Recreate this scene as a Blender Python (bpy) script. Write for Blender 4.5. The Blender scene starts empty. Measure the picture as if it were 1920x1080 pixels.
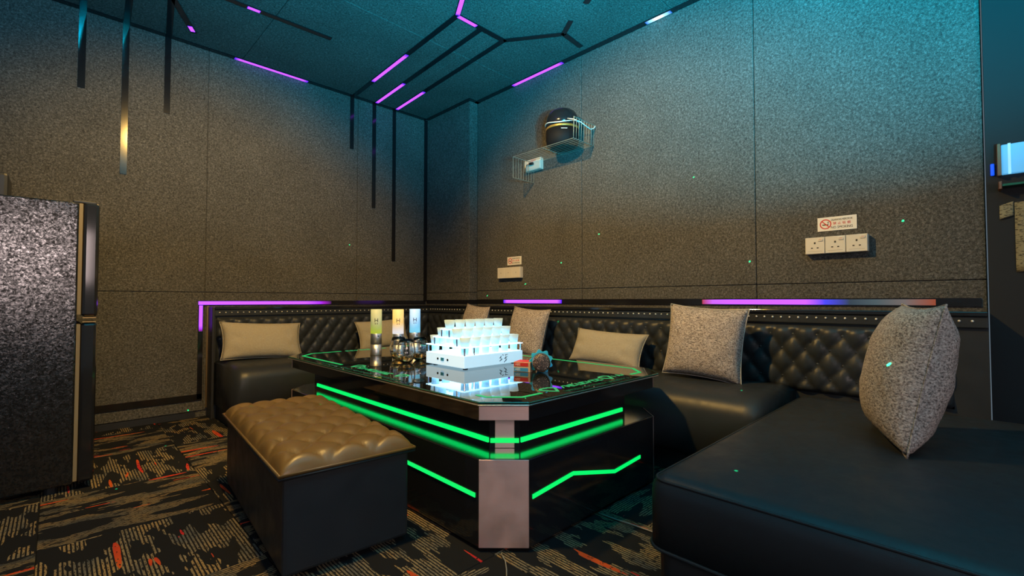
import bpy, bmesh, math, random
from mathutils import Vector, Matrix
random.seed(7)
scene = bpy.context.scene
col = scene.collection

# ---------------------------------------------------------------- camera
EYE = Vector((0, 0, .8075))
FPX = 867.0
cam_d = bpy.data.cameras.new('camera')
cam_d.sensor_width = 36
cam_d.lens = FPX / 1920 * 36
cam_d.clip_start = .02
cam = bpy.data.objects.new('camera', cam_d)
col.objects.link(cam)
cam.location = EYE
cam.rotation_euler = (math.pi / 2 + math.atan(23.5 / FPX), 0, math.radians(45.4 - 90))
scene.camera = cam

# ---------------------------------------------------------------- view, world
scene.view_settings.view_transform = 'Standard'
scene.view_settings.look = 'None'
scene.view_settings.gamma = 1
scene.view_settings.use_curve_mapping = False
scene.view_settings.exposure = 0
scene.cycles.use_denoising = True
scene.cycles.max_bounces = 14
scene.cycles.diffuse_bounces = 4
scene.cycles.glossy_bounces = 5
scene.cycles.transmission_bounces = 14
scene.cycles.caustics_reflective = False
scene.cycles.caustics_refractive = False
world = bpy.data.worlds.new('world')
scene.world = world
world.use_nodes = True
world.node_tree.nodes['Background'].inputs[0].default_value = (.62, .82, 1, 1)
world.node_tree.nodes['Background'].inputs[1].default_value = .16


def lamp(name, kind, loc, target, energy, color, **kw):
    d = bpy.data.lights.new(name, kind)
    d.energy = energy
    d.color = color
    for k, v in kw.items():
        setattr(d, k, v)
    o = bpy.data.objects.new(name, d)
    col.objects.link(o)
    o.location = loc
    o.rotation_euler = (Vector(target) - Vector(loc)).to_track_quat('-Z', 'Y').to_euler()
    return o


# warm ceiling spots washing the two walls and the ottoman, the singing screen on the wall
# behind the camera, teal stage lights thrown up at walls and ceiling
WARM = (1, .58, .14)
lamp('warm_wall_spot', 'SPOT', (.60, 1.55, 2.48), (.80, 3.83, .85), 270, WARM,
     spot_size=math.radians(82), spot_blend=.75, shadow_soft_size=.05)
lamp('warm_wall_spot', 'SPOT', (.70, 1.65, 2.48), (2.685, 1.55, .80), 270, WARM,
     spot_size=math.radians(96), spot_blend=.75, shadow_soft_size=.05)
lamp('warm_down_spot', 'SPOT', (.45, 1.35, 2.48), (.55, 1.75, 0), 170, WARM,
     spot_size=math.radians(62), spot_blend=.7, shadow_soft_size=.05)
lamp('screen_glow', 'AREA', (-.22, -1.6, 1.30), (.4, 1.6, .90), 23, (1, .78, .74),
     shape='RECTANGLE', size=1.0, size_y=.58)
lamp('teal_uplight', 'AREA', (.50, -.55, .95), (1.12, -.02, 2.60), 330, (.0, .56, .80),
     shape='DISK', size=.22, spread=math.radians(116))
lamp('teal_uplight', 'AREA', (.25, -.25, 1.10), (.50, .60, 2.60), 120, (.0, .50, .82),
     shape='DISK', size=.22, spread=math.radians(120))


# ---------------------------------------------------------------- materials
MATS = {}


def principled(name, color, rough=.5, metal=0, spec=.5, **kw):
    m = bpy.data.materials.new(name)
    m.use_nodes = True
    b = m.node_tree.nodes['Principled BSDF']
    b.inputs['Base Color'].default_value = (*color, 1)
    b.inputs['Roughness'].default_value = rough
    b.inputs['Metallic'].default_value = metal
    b.inputs['Specular IOR Level'].default_value = spec
    for k, v in kw.items():
        b.inputs[k.replace('_', ' ')].default_value = v
    MATS[name] = m
    return m


def nodes(m):
    nt = m.node_tree
    return nt, nt.nodes, nt.links, nt.nodes['Principled BSDF']


def tex_coord(nt, kind='Object', scale=(1, 1, 1), rot=(0, 0, 0)):
    tc = nt.nodes.new('ShaderNodeTexCoord')
    mp = nt.nodes.new('ShaderNodeMapping')
    mp.inputs['Scale'].default_value = scale
    mp.inputs['Rotation'].default_value = rot
    nt.links.new(tc.outputs[kind], mp.inputs[0])
    return mp.outputs[0]


def noise(nt, vec, scale, detail=3, rough=.6, dist=0):
    n = nt.nodes.new('ShaderNodeTexNoise')
    n.inputs['Scale'].default_value = scale
    n.inputs['Detail'].default_value = detail
    n.inputs['Roughness'].default_value = rough
    n.inputs['Distortion'].default_value = dist
    nt.links.new(vec, n.inputs['Vector'])
    return n.outputs['Fac']


def ramp(nt, fac, stops, interp='LINEAR'):
    r = nt.nodes.new('ShaderNodeValToRGB')
    r.color_ramp.interpolation = interp
    el = r.color_ramp.elements
    while len(el) < len(stops):
        el.new(.5)
    for e, (p, c) in zip(el, stops):
        e.position = p
        e.color = (*c, 1) if len(c) == 3 else c
    nt.links.new(fac, r.inputs[0])
    return r.outputs[0]


def math_node(nt, op, a, b=None, c=None):
    n = nt.nodes.new('ShaderNodeMath')
    n.operation = op
    for i, v in enumerate((a, b, c)):
        if v is None:
            continue
        if isinstance(v, (int, float)):
            n.inputs[i].default_value = v
        else:
            nt.links.new(v, n.inputs[i])
    return n.outputs[0]


def mix(nt, fac, a, b, kind='MIX'):
    n = nt.nodes.new('ShaderNodeMix')
    n.data_type = 'RGBA'
    n.blend_type = kind
    for i, v in ((0, fac), (6, a), (7, b)):
        if isinstance(v, (int, float)):
            n.inputs[i].default_value = v
        elif isinstance(v, tuple):
            n.inputs[i].default_value = (*v, 1)
        else:
            nt.links.new(v, n.inputs[i])
    return n.outputs[2]


def bump(nt, b, height, strength=.3, dist=.004):
    n = nt.nodes.new('ShaderNodeBump')
    n.inputs['Strength'].default_value = strength
    n.inputs['Distance'].default_value = dist
    nt.links.new(height, n.inputs['Height'])
    nt.links.new(n.outputs[0], b.inputs['Normal'])


def emit(name, color, strength, base=(.02, .02, .02)):
    m = principled(name, base, .5)
    b = m.node_tree.nodes['Principled BSDF']
    b.inputs['Emission Color'].default_value = (*color, 1)
    b.inputs['Emission Strength'].default_value = strength
    return m


# felt: dark grey needle felt with lighter fibres
m = principled('felt', (.13, .13, .125), .95, spec=.1)
nt, N, L, b = nodes(m)
v = tex_coord(nt, 'Object')
f1 = noise(nt, v, 95, 4, .75, .6)
f2 = noise(nt, v, 260, 2, .6)
f3 = noise(nt, v, 3.0, 3, .5)
s = math_node(nt, 'ADD', math_node(nt, 'MULTIPLY', f1, .7), math_node(nt, 'MULTIPLY', f2, .3))
c = ramp(nt, s, [(.36, (.030, .030, .030)), (.5, (.083, .083, .079)), (.68, (.21, .206, .198))])
c = mix(nt, .55, c, ramp(nt, f3, [(.3, (.75, .75, .75)), (.7, (1.12, 1.12, 1.12))]), 'MULTIPLY')
L.new(c, b.inputs['Base Color'])
bump(nt, b, s, .5, .004)

# leather
def leather(name, color, rough=.42, spec=.5):
    m = principled(name, color, rough, spec=spec)
    nt, N, L, b = nodes(m)
    v = tex_coord(nt, 'Object')
    g = noise(nt, v, 330, 3, .6)
    g2 = noise(nt, v, 14, 3, .6)
    L.new(ramp(nt, g2, [(.3, (rough - .07,) * 3), (.7, (rough + .1,) * 3)]), b.inputs['Roughness'])
    h = math_node(nt, 'ADD', math_node(nt, 'MULTIPLY', g, .4), g2)
    bump(nt, b, h, .16, .004)
    return m


leather('black_leather', (.022, .026, .031), .42, .35)
leather('ottoman_leather', (.17, .105, .034), .36, .6)
principled('black_gloss', (.012, .013, .016), .09, spec=.6)
principled('black_metal', (.010, .010, .012), .11, spec=.55)
principled('dark_mirror', (.55, .58, .60), .16, 1)
principled('black_satin', (.018, .020, .024), .45)
principled('black_board', (.014, .016, .019), .65, spec=.3)
principled('black_plastic', (.012, .012, .014), .16, spec=.6)
principled('brass', (.45, .30, .12), .35, 1)
principled('copper', (.55, .26, .16), .32, 1)
principled('chrome', (.75, .77, .8), .12, 1)
principled('nail_metal', (.85, .82, .76), .38, .55)
principled('silver', (.70, .70, .71), .42, 1)
principled('white_plastic', (.66, .63, .56), .35)
principled('white_print', (.72, .72, .70), .5)
principled('red_print', (.55, .03, .03), .5)
principled('ink', (.02, .02, .022), .6)
principled('speaker_cloth', (.007, .007, .008), .7, spec=.2)
principled('wire', (.42, .44, .38), .35, .7)
principled('white_cable', (.72, .72, .70), .5)
principled('gold_plastic', (.62, .36, .08), .3, .6)
principled('gasket', (.20, .165, .10), .6)
principled('cable_grey', (.22, .22, .21), .5)
principled('beige_card', (.60, .45, .30), .5)
principled('blue_print', (.04, .30, .65), .45)
principled('blue_plastic', (.03, .62, 1.0), .35)
principled('seam_thread', (.42, .40, .36), .7)
m = principled('brushed_steel', (.95, .70, .65), .58, 1)
nt, N, L, b = nodes(m)
g = noise(nt, tex_coord(nt, 'Object', (4, 4, 260)), 3, 3)
g2 = noise(nt, tex_coord(nt, 'Object'), 9, 3)
bump(nt, b, math_node(nt, 'ADD', g, g2), .10, .003)
L.new(ramp(nt, g2, [(.3, (.46,) * 3), (.7, (.66,) * 3)]), b.inputs['Roughness'])

# glass table top: near-black mirror-like glass
principled('black_glass', (.006, .008, .010), .015, IOR=2.2)
m = principled('clear_glass', (1, 1, 1), .0)
m.node_tree.nodes['Principled BSDF'].inputs['Transmission Weight'].default_value = 1
m.node_tree.nodes['Principled BSDF'].inputs['IOR'].default_value = 1.45
m = principled('whisky', (.85, .55, .18), .0)
m.node_tree.nodes['Principled BSDF'].inputs['Transmission Weight'].default_value = 1
m.node_tree.nodes['Principled BSDF'].inputs['IOR'].default_value = 1.33
m = principled('green_edge', (.02, .16, .11), .08, spec=.8)
m = principled('fridge_side', (.010, .011, .013), .26, spec=1.0)
nt, N, L, b = nodes(m)
v = tex_coord(nt, 'Object')
g = noise(nt, v, 115, 4, .75, .8)
bump(nt, b, g, .6, .0008)
L.new(ramp(nt, noise(nt, v, 130, 2), [(.35, (.07,) * 3), (.65, (.22,) * 3)]), b.inputs['Roughness'])

L.new(ramp(nt, noise(nt, v, 105, 4, .75, .6), [(.42, (.06,) * 3), (.60, (1.0,) * 3)]), b.inputs['Specular IOR Level'])
L.new(ramp(nt, noise(nt, v, 40, 2), [(.3, (1.5,) * 3), (.7, (1.9,) * 3)]), b.inputs['IOR'])

# cushion fabrics
def weave(name, c0, c1, scale=420):
    m = principled(name, c0, .92, spec=.15)
    nt, N, L, b = nodes(m)
    v = tex_coord(nt, 'Object')
    w1 = noise(nt, tex_coord(nt, 'Object', (1, .35, 1)), scale, 2, .7)
    w2 = noise(nt, tex_coord(nt, 'Object', (.35, 1, 1)), scale, 2, .7)
    w3 = noise(nt, v, 11, 4, .6, .8)
    s = math_node(nt, 'MULTIPLY', math_node(nt, 'ADD', w1, w2), .5)
    L.new(ramp(nt, s, [(.38, c0), (.62, c1)]), b.inputs['Base Color'])
    bump(nt, b, math_node(nt, 'ADD', math_node(nt, 'MULTIPLY', s, .25), math_node(nt, 'MULTIPLY', w3, .9)), .55, .012)
    return m


weave('tweed', (.10, .085, .08), (.58, .51, .47), 210)
weave('linen', (.30, .265, .20), (.44, .40, .31), 500)

# carpet tiles: dashed yarn rows on black, with red streaks; local Y is the pile direction
m = principled('carpet', (.02, .02, .02), .95, spec=.05)
nt, N, L, b = nodes(m)
tc = N.new('ShaderNodeTexCoord')
oi = N.new('ShaderNodeObjectInfo')
cx = N.new('ShaderNodeCombineXYZ')
L.new(math_node(nt, 'MULTIPLY', oi.outputs['Random'], 37.0), cx.inputs[0])
L.new(math_node(nt, 'MULTIPLY', oi.outputs['Random'], 91.0), cx.inputs[1])
va = N.new('ShaderNodeVectorMath')
L.new(tc.outputs['Object'], va.inputs[0])
L.new(cx.outputs[0], va.inputs[1])


def stretch(sx, sy):
    mp = N.new('ShaderNodeMapping')
    mp.inputs['Scale'].default_value = (sx, sy, 1)
    L.new(va.outputs[0], mp.inputs[0])
    return mp.outputs[0]


sep = N.new('ShaderNodeSeparateXYZ')
L.new(tc.outputs['Object'], sep.inputs[0])
row = math_node(nt, 'SINE', math_node(nt, 'MULTIPLY', sep.outputs[0], 2 * math.pi / .0104))
row = math_node(nt, 'GREATER_THAN', row, -.15)
dash = noise(nt, stretch(240, 55), 1, 2, .7)
dash = math_node(nt, 'GREATER_THAN', dash, .43)
patch = noise(nt, stretch(17, 5.0), 1, 2, .5)
patch = math_node(nt, 'GREATER_THAN', patch, .50)
yarn = math_node(nt, 'MULTIPLY', math_node(nt, 'MULTIPLY', row, dash), patch)
tint = noise(nt, stretch(9, 4), 1, 2)
ycol = ramp(nt, tint, [(.35, (.10, .105, .105)), (.5, (.22, .18, .115)), (.65, (.30, .21, .10))])
c = mix(nt, yarn, (.014, .015, .018), ycol)
red = noise(nt, stretch(24, 2.4), 1.0, 1, .5)
redm = math_node(nt, 'GREATER_THAN', red, .695)
redm = math_node(nt, 'MULTIPLY', redm, math_node(nt, 'GREATER_THAN', noise(nt, stretch(120, 60), 1, 1), .36))
c = mix(nt, redm, c, ramp(nt, tint, [(.4, (.42, .025, .03)), (.6, (.52, .09, .02))]))
L.new(c, b.inputs['Base Color'])
bump(nt, b, dash, .4, .003)

# LED colours
def led(name, stops, strength):
    m = principled(name, (.02, .02, .02), .5)
    nt, N, L, b = nodes(m)
    tc = N.new('ShaderNodeTexCoord')
    sp = N.new('ShaderNodeSeparateXYZ')
    L.new(tc.outputs['Generated'], sp.inputs[0])
    L.new(ramp(nt, sp.outputs[0], stops), b.inputs['Emission Color'])
    b.inputs['Emission Strength'].default_value = strength
    return m


P = (.30, .048, 1.0)
BV = (.03, .0, .45)
led('led_purple', [(0, BV), (.06, P), (.93, P), (1, BV)], 2.7)
led('led_purple_fade', [(0, P), (.78, P), (.93, (.15, .0, .25)), (1, (.01, .0, .02))], 2.5)
led('led_white', [(0, (.0, .05, .3)), (.25, (.25, .6, 1)), (.5, (.8, .95, 1)), (.75, (.25, .6, 1)), (1, (.0, .05, .3))], 2.2)
led('led_rainbow', [(0, (.18, .01, .02)), (.06, (.27, .05, .40)), (.14, P), (.52, P), (.60, (.02, .02, .4)),
                    (.70, (.004, .016, .03)), (.80, (.02, .036, .045)), (.90, (.06, .05, .05)), (1, (.12, .02, .008))], 2.4)
emit('green_led', (.0, .62, .10), 1.55)
emit('green_line', (.0, .42, .10), 1.15)
emit('green_text', (.02, .40, .12), 1.0)
emit('lit_acrylic', (.48, .78, .95), .82, (.5, .55, .6))
emit('lit_plate', (.36, .72, 1.0), 3.4, (.5, .55, .6))
emit('blue_indicator', (.0, .08, 1), 1.2)
emit('shade_blue', (.16, .62, .95), .85, (.4, .5, .6))
m = emit('shade_green', (.45, .50, .10), .75, (.4, .4, .3))
m = emit('shade_yellow', (.85, .50, .10), .95, (.5, .4, .3))
for nm, lo, hi in (('shade_green', (.50, .60, .02), (.34, .36, .13)), ('shade_yellow', (.80, .78, .80), (.85, .50, .10)),
                   ('shade_blue', (.20, .70, .92), (.22, .55, .90))):
    nt, N, L, b = nodes(MATS[nm])
    tc = N.new('ShaderNodeTexCoord')
    sp = N.new('ShaderNodeSeparateXYZ')
    L.new(tc.outputs['Generated'], sp.inputs[0])
    L.new(ramp(nt, sp.outputs[2], [(.08, lo), (.45, hi)]), b.inputs['Emission Color'])
emit('screen_blue', (.10, .42, .78), .8, (.1, .3, .5))
# frosted shot glass: translucent, lit by the acrylic around it
m = principled('frosted', (.90, .95, .98), .5)
nt, N, L, b = nodes(m)
df = N.new('ShaderNodeBsdfDiffuse')
tl = N.new('ShaderNodeBsdfTranslucent')
mx = N.new('ShaderNodeMixShader')
df.inputs[0].default_value = tl.inputs[0].default_value = (.80, .94, 1.0, 1)
mx.inputs[0].default_value = .7
L.new(df.outputs[0], mx.inputs[1])
L.new(tl.outputs[0], mx.inputs[2])
L.new(mx.outputs[0], N['Material Output'].inputs[0])
m = principled('dice_bead', (.05, .03, .02), .3, spec=.8)
nt, N, L, b = nodes(m)
sp_ = noise(nt, tex_coord(nt, 'Object'), 220, 2, .8)
L.new(ramp(nt, sp_, [(.46, (.006, .005, .004)), (.56, (.07, .035, .02)), (.66, (.85, .62, .45))]), b.inputs['Base Color'])
bump(nt, b, sp_, .8, .003)
m = principled('paper', (.52, .46, .30), .8)
nt, N, L, b = nodes(m)
w = noise(nt, tex_coord(nt, 'Object', (1, 1, 3)), 85, 3)
L.new(ramp(nt, w, [(.40, (.05, .045, .03)), (.47, (.26, .23, .14))]), b.inputs['Base Color'])


# ---------------------------------------------------------------- mesh helpers
class MB:
    def __init__(s):
        s.v, s.f = [], []

    def add(s, vs, fs):
        o = len(s.v)
        s.v += [tuple(p) for p in vs]
        s.f += [tuple(i + o for i in f) for f in fs]
        return s

    def box(s, a, b):
        (x0, y0, z0), (x1, y1, z1) = a, b
        x0, x1 = min(x0, x1), max(x0, x1)
        y0, y1 = min(y0, y1), max(y0, y1)
        z0, z1 = min(z0, z1), max(z0, z1)
        return s.add([(x0, y0, z0), (x1, y0, z0), (x1, y1, z0), (x0, y1, z0), (x0, y0, z1), (x1, y0, z1), (x1, y1, z1), (x0, y1, z1)],
                     [(0, 3, 2, 1), (4, 5, 6, 7), (0, 1, 5, 4), (1, 2, 6, 5), (2, 3, 7, 6), (3, 0, 4, 7)])

    def prism(s, pts, z0, z1):
        n = len(pts)
        return s.add([(x, y, z0) for x, y in pts] + [(x, y, z1) for x, y in pts],
                     [tuple(range(n))[::-1], tuple(range(n, 2 * n))] + [(i, (i + 1) % n, n + (i + 1) % n, n + i) for i in range(n)])

    def lathe(s, prof, n=24, c=(0, 0, 0), closed=True):
        vs, fs = [], []
        for r, z in prof:
            for k in range(n):
                a = 2 * math.pi * k / n
                vs.append((c[0] + r * math.cos(a), c[1] + r * math.sin(a), c[2] + z))
        for i in range(len(prof) - 1):
            for k in range(n):
                fs.append((i * n + k, i * n + (k + 1) % n, (i + 1) * n + (k + 1) % n, (i + 1) * n + k))
        if closed:
            fs.append(tuple(range(n))[::-1])
            fs.append(tuple(range((len(prof) - 1) * n, len(prof) * n)))
        return s.add(vs, fs)

    def tube(s, pts, r, n=8, closed=False):
        pts = [Vector(p) for p in pts]
        m = len(pts)
        vs, fs = [], []
        up = None
        for i, p in enumerate(pts):
            if closed:
                t = pts[(i + 1) % m] - pts[i - 1]
            else:
                t = pts[min(i + 1, m - 1)] - pts[max(i - 1, 0)]
            t.normalize()
            if up is None:
                up = t.orthogonal().normalized()
            up = (up - t * up.dot(t)).normalized()
            w = t.cross(up)
            for k in range(n):
                a = 2 * math.pi * k / n
                vs.append(p + r * (math.cos(a) * up + math.sin(a) * w))
        for i in range(m if closed else m - 1):
            j = (i + 1) % m
            for k in range(n):
                fs.append((i * n + k, i * n + (k + 1) % n, j * n + (k + 1) % n, j * n + k))
        if not closed:
            fs.append(tuple(range(n))[::-1])
            fs.append(tuple(range((m - 1) * n, m * n)))
        return s.add(vs, fs)

    def grid(s, fn, nu, nv, wrap=False):
        vs = [fn(i / nu, j / nv) for j in range(nv + 1) for i in range(nu + 1)]
        fs = [(j * (nu + 1) + i, j * (nu + 1) + i + 1, (j + 1) * (nu + 1) + i + 1, (j + 1) * (nu + 1) + i) for j in range(nv) for i in range(nu)]
        return s.add(vs, fs)

    def build(s, name, mat, parent=None, smooth=False, bevel=0, seg=2, fix=True):
        me = bpy.data.meshes.new(name)
        me.from_pydata(s.v, [], s.f)
        if fix or bevel:
            bm = bmesh.new()
            bm.from_mesh(me)
            if bevel:
                bmesh.ops.bevel(bm, geom=[e for e in bm.edges], offset=bevel, segments=seg, profile=.5, affect='EDGES', clamp_overlap=True)
            bmesh.ops.recalc_face_normals(bm, faces=bm.faces)
            bm.to_mesh(me)
            bm.free()
        if smooth:
            me.polygons.foreach_set('use_smooth', [True] * len(me.polygons))
        me.materials.append(MATS[mat])
        o = bpy.data.objects.new(name, me)
        col.objects.link(o)
        o.parent = parent
        return o


def tag(o, label, cat, group=None):
    o['label'] = label
    o['category'] = cat
    if group:
        o['group'] = group
    return o


def thing(name, label, cat, loc=(0, 0, 0), rz=0, group=None):
    o = bpy.data.objects.new(name, None)
    o.empty_display_size = .1
    col.objects.link(o)
    o.location = loc
    o.rotation_euler = (0, 0, rz)
    return tag(o, label, cat, group)


def struct(o):
    o['kind'] = 'structure'
    return o


def copy_tree(o, parent=None):
    c = o.copy()
    col.objects.link(c)
    c.parent = parent
    for ch in list(o.children):
        copy_tree(ch, c)
    return c


def box(name, a, b, mat, parent=None, bevel=0):
    return MB().box(a, b).build(name, mat, parent, bevel=bevel)


def bar(name, p0, p1, width, thick, normal, mat, parent=None, lift=0):
    """flat bar from p0 to p1 lying on a surface with the given normal; local X runs along it"""
    p0, p1, n = Vector(p0), Vector(p1), Vector(normal).normalized()
    x = (p1 - p0)
    ln = x.length
    x.normalize()
    y = n.cross(x)
    o = MB().box((0, -width / 2, 0), (ln, width / 2, thick)).build(name, mat, parent)
    M = Matrix((x, y, n)).transposed().to_4x4()
    M.translation = p0 + n * lift
    o.matrix_world = M
    return o


def text_mesh(body, size, name, mat, parent, M, depth=.0008, align='CENTER'):
    cu = bpy.data.curves.new(name, 'FONT')
    cu.body = body
    cu.size = size
    cu.extrude = depth
    cu.align_x = align
    cu.align_y = 'CENTER'
    cu.resolution_u = 2
    t = bpy.data.objects.new(name + '_curve', cu)
    col.objects.link(t)
    dg = bpy.context.evaluated_depsgraph_get()
    me = bpy.data.meshes.new_from_object(t.evaluated_get(dg))
    bpy.data.objects.remove(t)
    bpy.data.curves.remove(cu)
    me.materials.clear()
    me.materials.append(MATS[mat])
    me.name = name
    o = bpy.data.objects.new(name, me)
    col.objects.link(o)
    o.parent = parent
    o.matrix_local = M
    o['kind'] = 'stuff'
    return o


def frame(origin, x, y):
    x, y = Vector(x).normalized(), Vector(y).normalized()
    M = Matrix((x, y, x.cross(y))).transposed().to_4x4()
    M.translation = Vector(origin)
    return M


# ================================================================ the room
WY, WX, CX, CY, CZ = 3.83, 2.685, 2.595, 3.165, 2.59

floor = struct(box('floor', (-3, -2.2, -.06), (WX + .1, WY + .1, -.006), 'black_board'))
T = .52
tile_me = None
for i in range(-5, 6):
    for j in range(-8, 5):
        x0, y0 = .49 + i * T, 2.14 + j * T
        if x0 > WX or y0 > WY or x0 < -1.7 or y0 < -1.3:
            continue
        if tile_me is None:
            t = MB().box((-T / 2 + .001, -T / 2 + .001, -.006), (T / 2 - .001, T / 2 - .001, 0)).build('carpet_tile', 'carpet', floor, bevel=.0015, seg=1)
            tile_me = t.data
        else:
            t = bpy.data.objects.new('carpet_tile', tile_me)
            col.objects.link(t)
            t.parent = floor
        t.location = (x0 + T / 2, y0 + T / 2, 0)
        # quarter-turn laying: tile (i=-1, j=0) runs along X, its neighbours along Y
        t.rotation_euler = (0, 0, math.pi / 2 if (i + j) % 2 else 0)

wall_left = struct(box('wall_left', (-3, WY + .010, 0), (WX + .2, WY + .09, CZ + .1), 'felt'))
wall_right = struct(box('wall_right', (WX + .010, -.02, 0), (WX + .09, WY + .009, CZ + .1), 'felt'))
wall_column = struct(box('wall_corner', (CX + .010, CY + .010, 0), (WX + .009, WY + .009, CZ), 'felt'))
ceiling = struct(box('ceiling', (-3, -2.2, CZ + .010), (WX + .2, WY + .2, CZ + .09), 'felt'))

G = .0016


def panel(parent, a, b):
    MB().box(a, b).build('felt_panel', 'felt', parent, bevel=.0025, seg=1)


for x0, x1 in ((-2.9, -.46), (-.46, .745), (.745, 1.87), (1.87, CX + .02)):
    for z0, z1 in ((.042, .866), (.866, CZ)):
        panel(wall_left, (x0 + G, WY, z0 + G), (x1 - G, WY + .010, z1 - G))
for y0, y1 in ((-.02, .847), (.847, 2.007), (2.007, CY)):
    for z0, z1 in ((.05, .893), (.893, CZ)):
        panel(wall_right, (WX, y0 + G, z0 + G), (WX + .010, y1 - G, z1 - G))
for z0, z1 in ((.05, .878), (.878, CZ)):
    panel(wall_column, (CX, CY + .010, z0 + G), (CX + .010, WY - .001, z1 - G))
    panel(wall_column, (CX, CY, z0 + G), (WX - .001, CY + .010, z1 - G))
for x0, x1 in ((-1.6, -.25), (-.25, .95), (.95, 2.07), (2.07, WX)):
    for y0, y1 in ((-1.2, 0), (0, 1.3), (1.3, 2.62), (2.62, WY)):
        panel(ceiling, (x0 + G, y0 + G, CZ), (x1 - G, y1 - G, CZ + .010))

# black board wall beyond the felt, at the door side
wall_door = struct(box('wall_door_side', (WX - .03, -2.2, 0), (WX + .09, -.024, CZ + .1), 'black_board'))

# ---- trims ------------------------------------------------------
trim_n = [0]


def trim(p0, p1, width, normal, lit=(), thick=.006):
    """a black metal channel with LED sections ((t0, t1, material), ...) along it"""
    trim_n[0] += 1
    p0, p1 = Vector(p0), Vector(p1)
    o = struct(bar('trim_%d' % trim_n[0], p0, p1, width, thick, normal, 'black_metal'))
    ln = (p1 - p0).length
    for t0, t1, mat in lit:
        s = MB().box((t0 * ln, -width * .36, thick - .001), (t1 * ln, width * .36, thick + .0015)).build('led_section', mat, o)
    return o


NL, NR, NC = (0, -1, 0), (-1, 0, 0), (0, 0, -1)
# hanging bars on the left wall
for x, zb in ((.085, 2.105), (.290, 1.614), (.508, 2.068), (1.812, 2.128), (2.022, 1.64), (2.226, 1.172)):
    trim((x, WY, CZ - .002), (x, WY, zb), .034, NL)
trim((CX - .018, WY, CZ), (CX - .018, WY, .80), .036, NL)
# ceiling edge channels
trim((-1.2, WY - .022, CZ), (2.56, WY - .022, CZ), .040, NC, [(.5585, .698, 'led_purple')])
trim((WX - .024, CY + .02, CZ), (WX - .024, -.2, CZ), .040, NC, [(.147, .303, 'led_purple'), (.505, .556, 'led_white')])
trim((CX - .022, WY - .04, CZ), (CX - .022, CY, CZ), .040, NC)
trim((CX - .04, CY - .02, CZ), (WX, CY - .02, CZ), .034, NC)
# ceiling lightning pattern
trim((1.812, WY - .04, CZ), (1.752, 2.262, CZ), .036, NC, [(.235, .595, 'led_purple')])
trim((2.022, WY - .04, CZ), (1.952, 2.28, CZ), .036, NC, [(.005, .335, 'led_purple')])
trim((2.226, WY - .04, CZ), (2.150, 2.272, CZ), .036, NC, [(.005, .325, 'led_purple')])
trim((1.735, 2.262, CZ), (2.165, 2.262, CZ), .036, NC, [(.05, .40, 'led_purple')])
trim((2.150, 2.262, CZ), (2.384, 1.921, CZ), .036, NC)
trim((2.384, 1.930, CZ), (2.300, 1.800, CZ), .034, NC)
trim((2.384, 1.921, CZ), (2.590, 1.936, CZ), .034, NC)
trim((1.752, 2.262, CZ), (1.56, 1.90, CZ), .036, NC, [(.02, .8, 'led_purple')])
trim((2.226, 1.628, CZ), (2.02, 1.25, CZ), .036, NC)
trim((.36, 3.10, CZ), (1.30, 3.07, CZ), .034, NC, [(.46, .535, 'led_purple')])
trim((.36, 3.10, CZ), (.62, 3.64, CZ), .034, NC, [(.86, .97, 'led_purple')])
trim((.508, WY - .04, CZ), (.45, 3.30, CZ), .034, NC)
trim((.290, WY - .04, CZ), (.25, 2.95, CZ), .034, NC)
trim((.085, WY - .04, CZ), (.05, 2.90, CZ), .034, NC)
# channel framing the sofa
trim((.707, WY, .790), (2.58, WY, .790), .034, NL, [(.0, .50, 'led_purple_fade')])
trim((.722, WY, .773), (.722, WY, .125), .030, NL, [(.0, .28, 'led_purple_fade')])
trim((.736, WY, .137), (-1.0, WY, .137), .044, NL)
trim((WX, CY, .800), (WX, .0, .800), .036, NR, [(.110, .308, 'led_purple'), (.640, .957, 'led_rainbow')])
trim((CX, WY - .01, .797), (CX, CY - .0, .797), .034, NR)
trim((CX, CY, .797), (WX, CY, .797), .034, NL)
b1 = struct(box('baseboard_left', (-2.9, WY - .004, 0), (.70, WY + .010, .040), 'black_satin'))
trim((.762, WY, .770), (.762, WY, .06), .010, NL, thick=.012).data.materials[0] = MATS['brass']


# ================================================================ sofa
def tufted(fn_pos, w, h, pw, ph, depth, n_per=.011, border=.03, power=.33):
    """fn_pos(u metres, v metres, bulge) -> point ; diamond tufting with buttons"""
    nu, nv = max(2, int(w / n_per)), max(2, int(h / n_per))

    def f(a, b):
        u, v = a * w, b * h
        p, q = u / pw + v / ph, u / pw - v / ph
        d = (abs(math.sin(math.pi * p)) * abs(math.sin(math.pi * q))) ** power
        e = min(1, min(u, w - u) / border, min(v, h - v) / border)
        e = max(0, e)
        edge = math.sin(e * math.pi / 2) ** .6
        return fn_pos(u, v, depth * edge * (.25 + .75 * d))
    return MB().grid(f, nu, nv)


def buttons(fn_pos, w, h, pw, ph, lift):
    mb = MB()
    for i in range(0, int(2 * w / pw) + 2):
        for j in range(0, int(2 * h / ph) + 2):
            if (i + j) % 2:
                continue
            u, v = i * pw / 2, j * ph / 2
            if .02 < u < w - .02 and .025 < v < h - .025:
                c, n = Vector(fn_pos(u, v, lift)), Vector(fn_pos(u, v, lift + 1)) - Vector(fn_pos(u, v, lift))
                q = n.to_track_quat('Z', 'Y')
                k = MB().lathe([(.009, 0), (.009, .003), (.006, .006), (.001, .0072)], 8)
                mb.add([c + q @ Vector(p) for p in k.v], k.f)
    return mb


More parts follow.
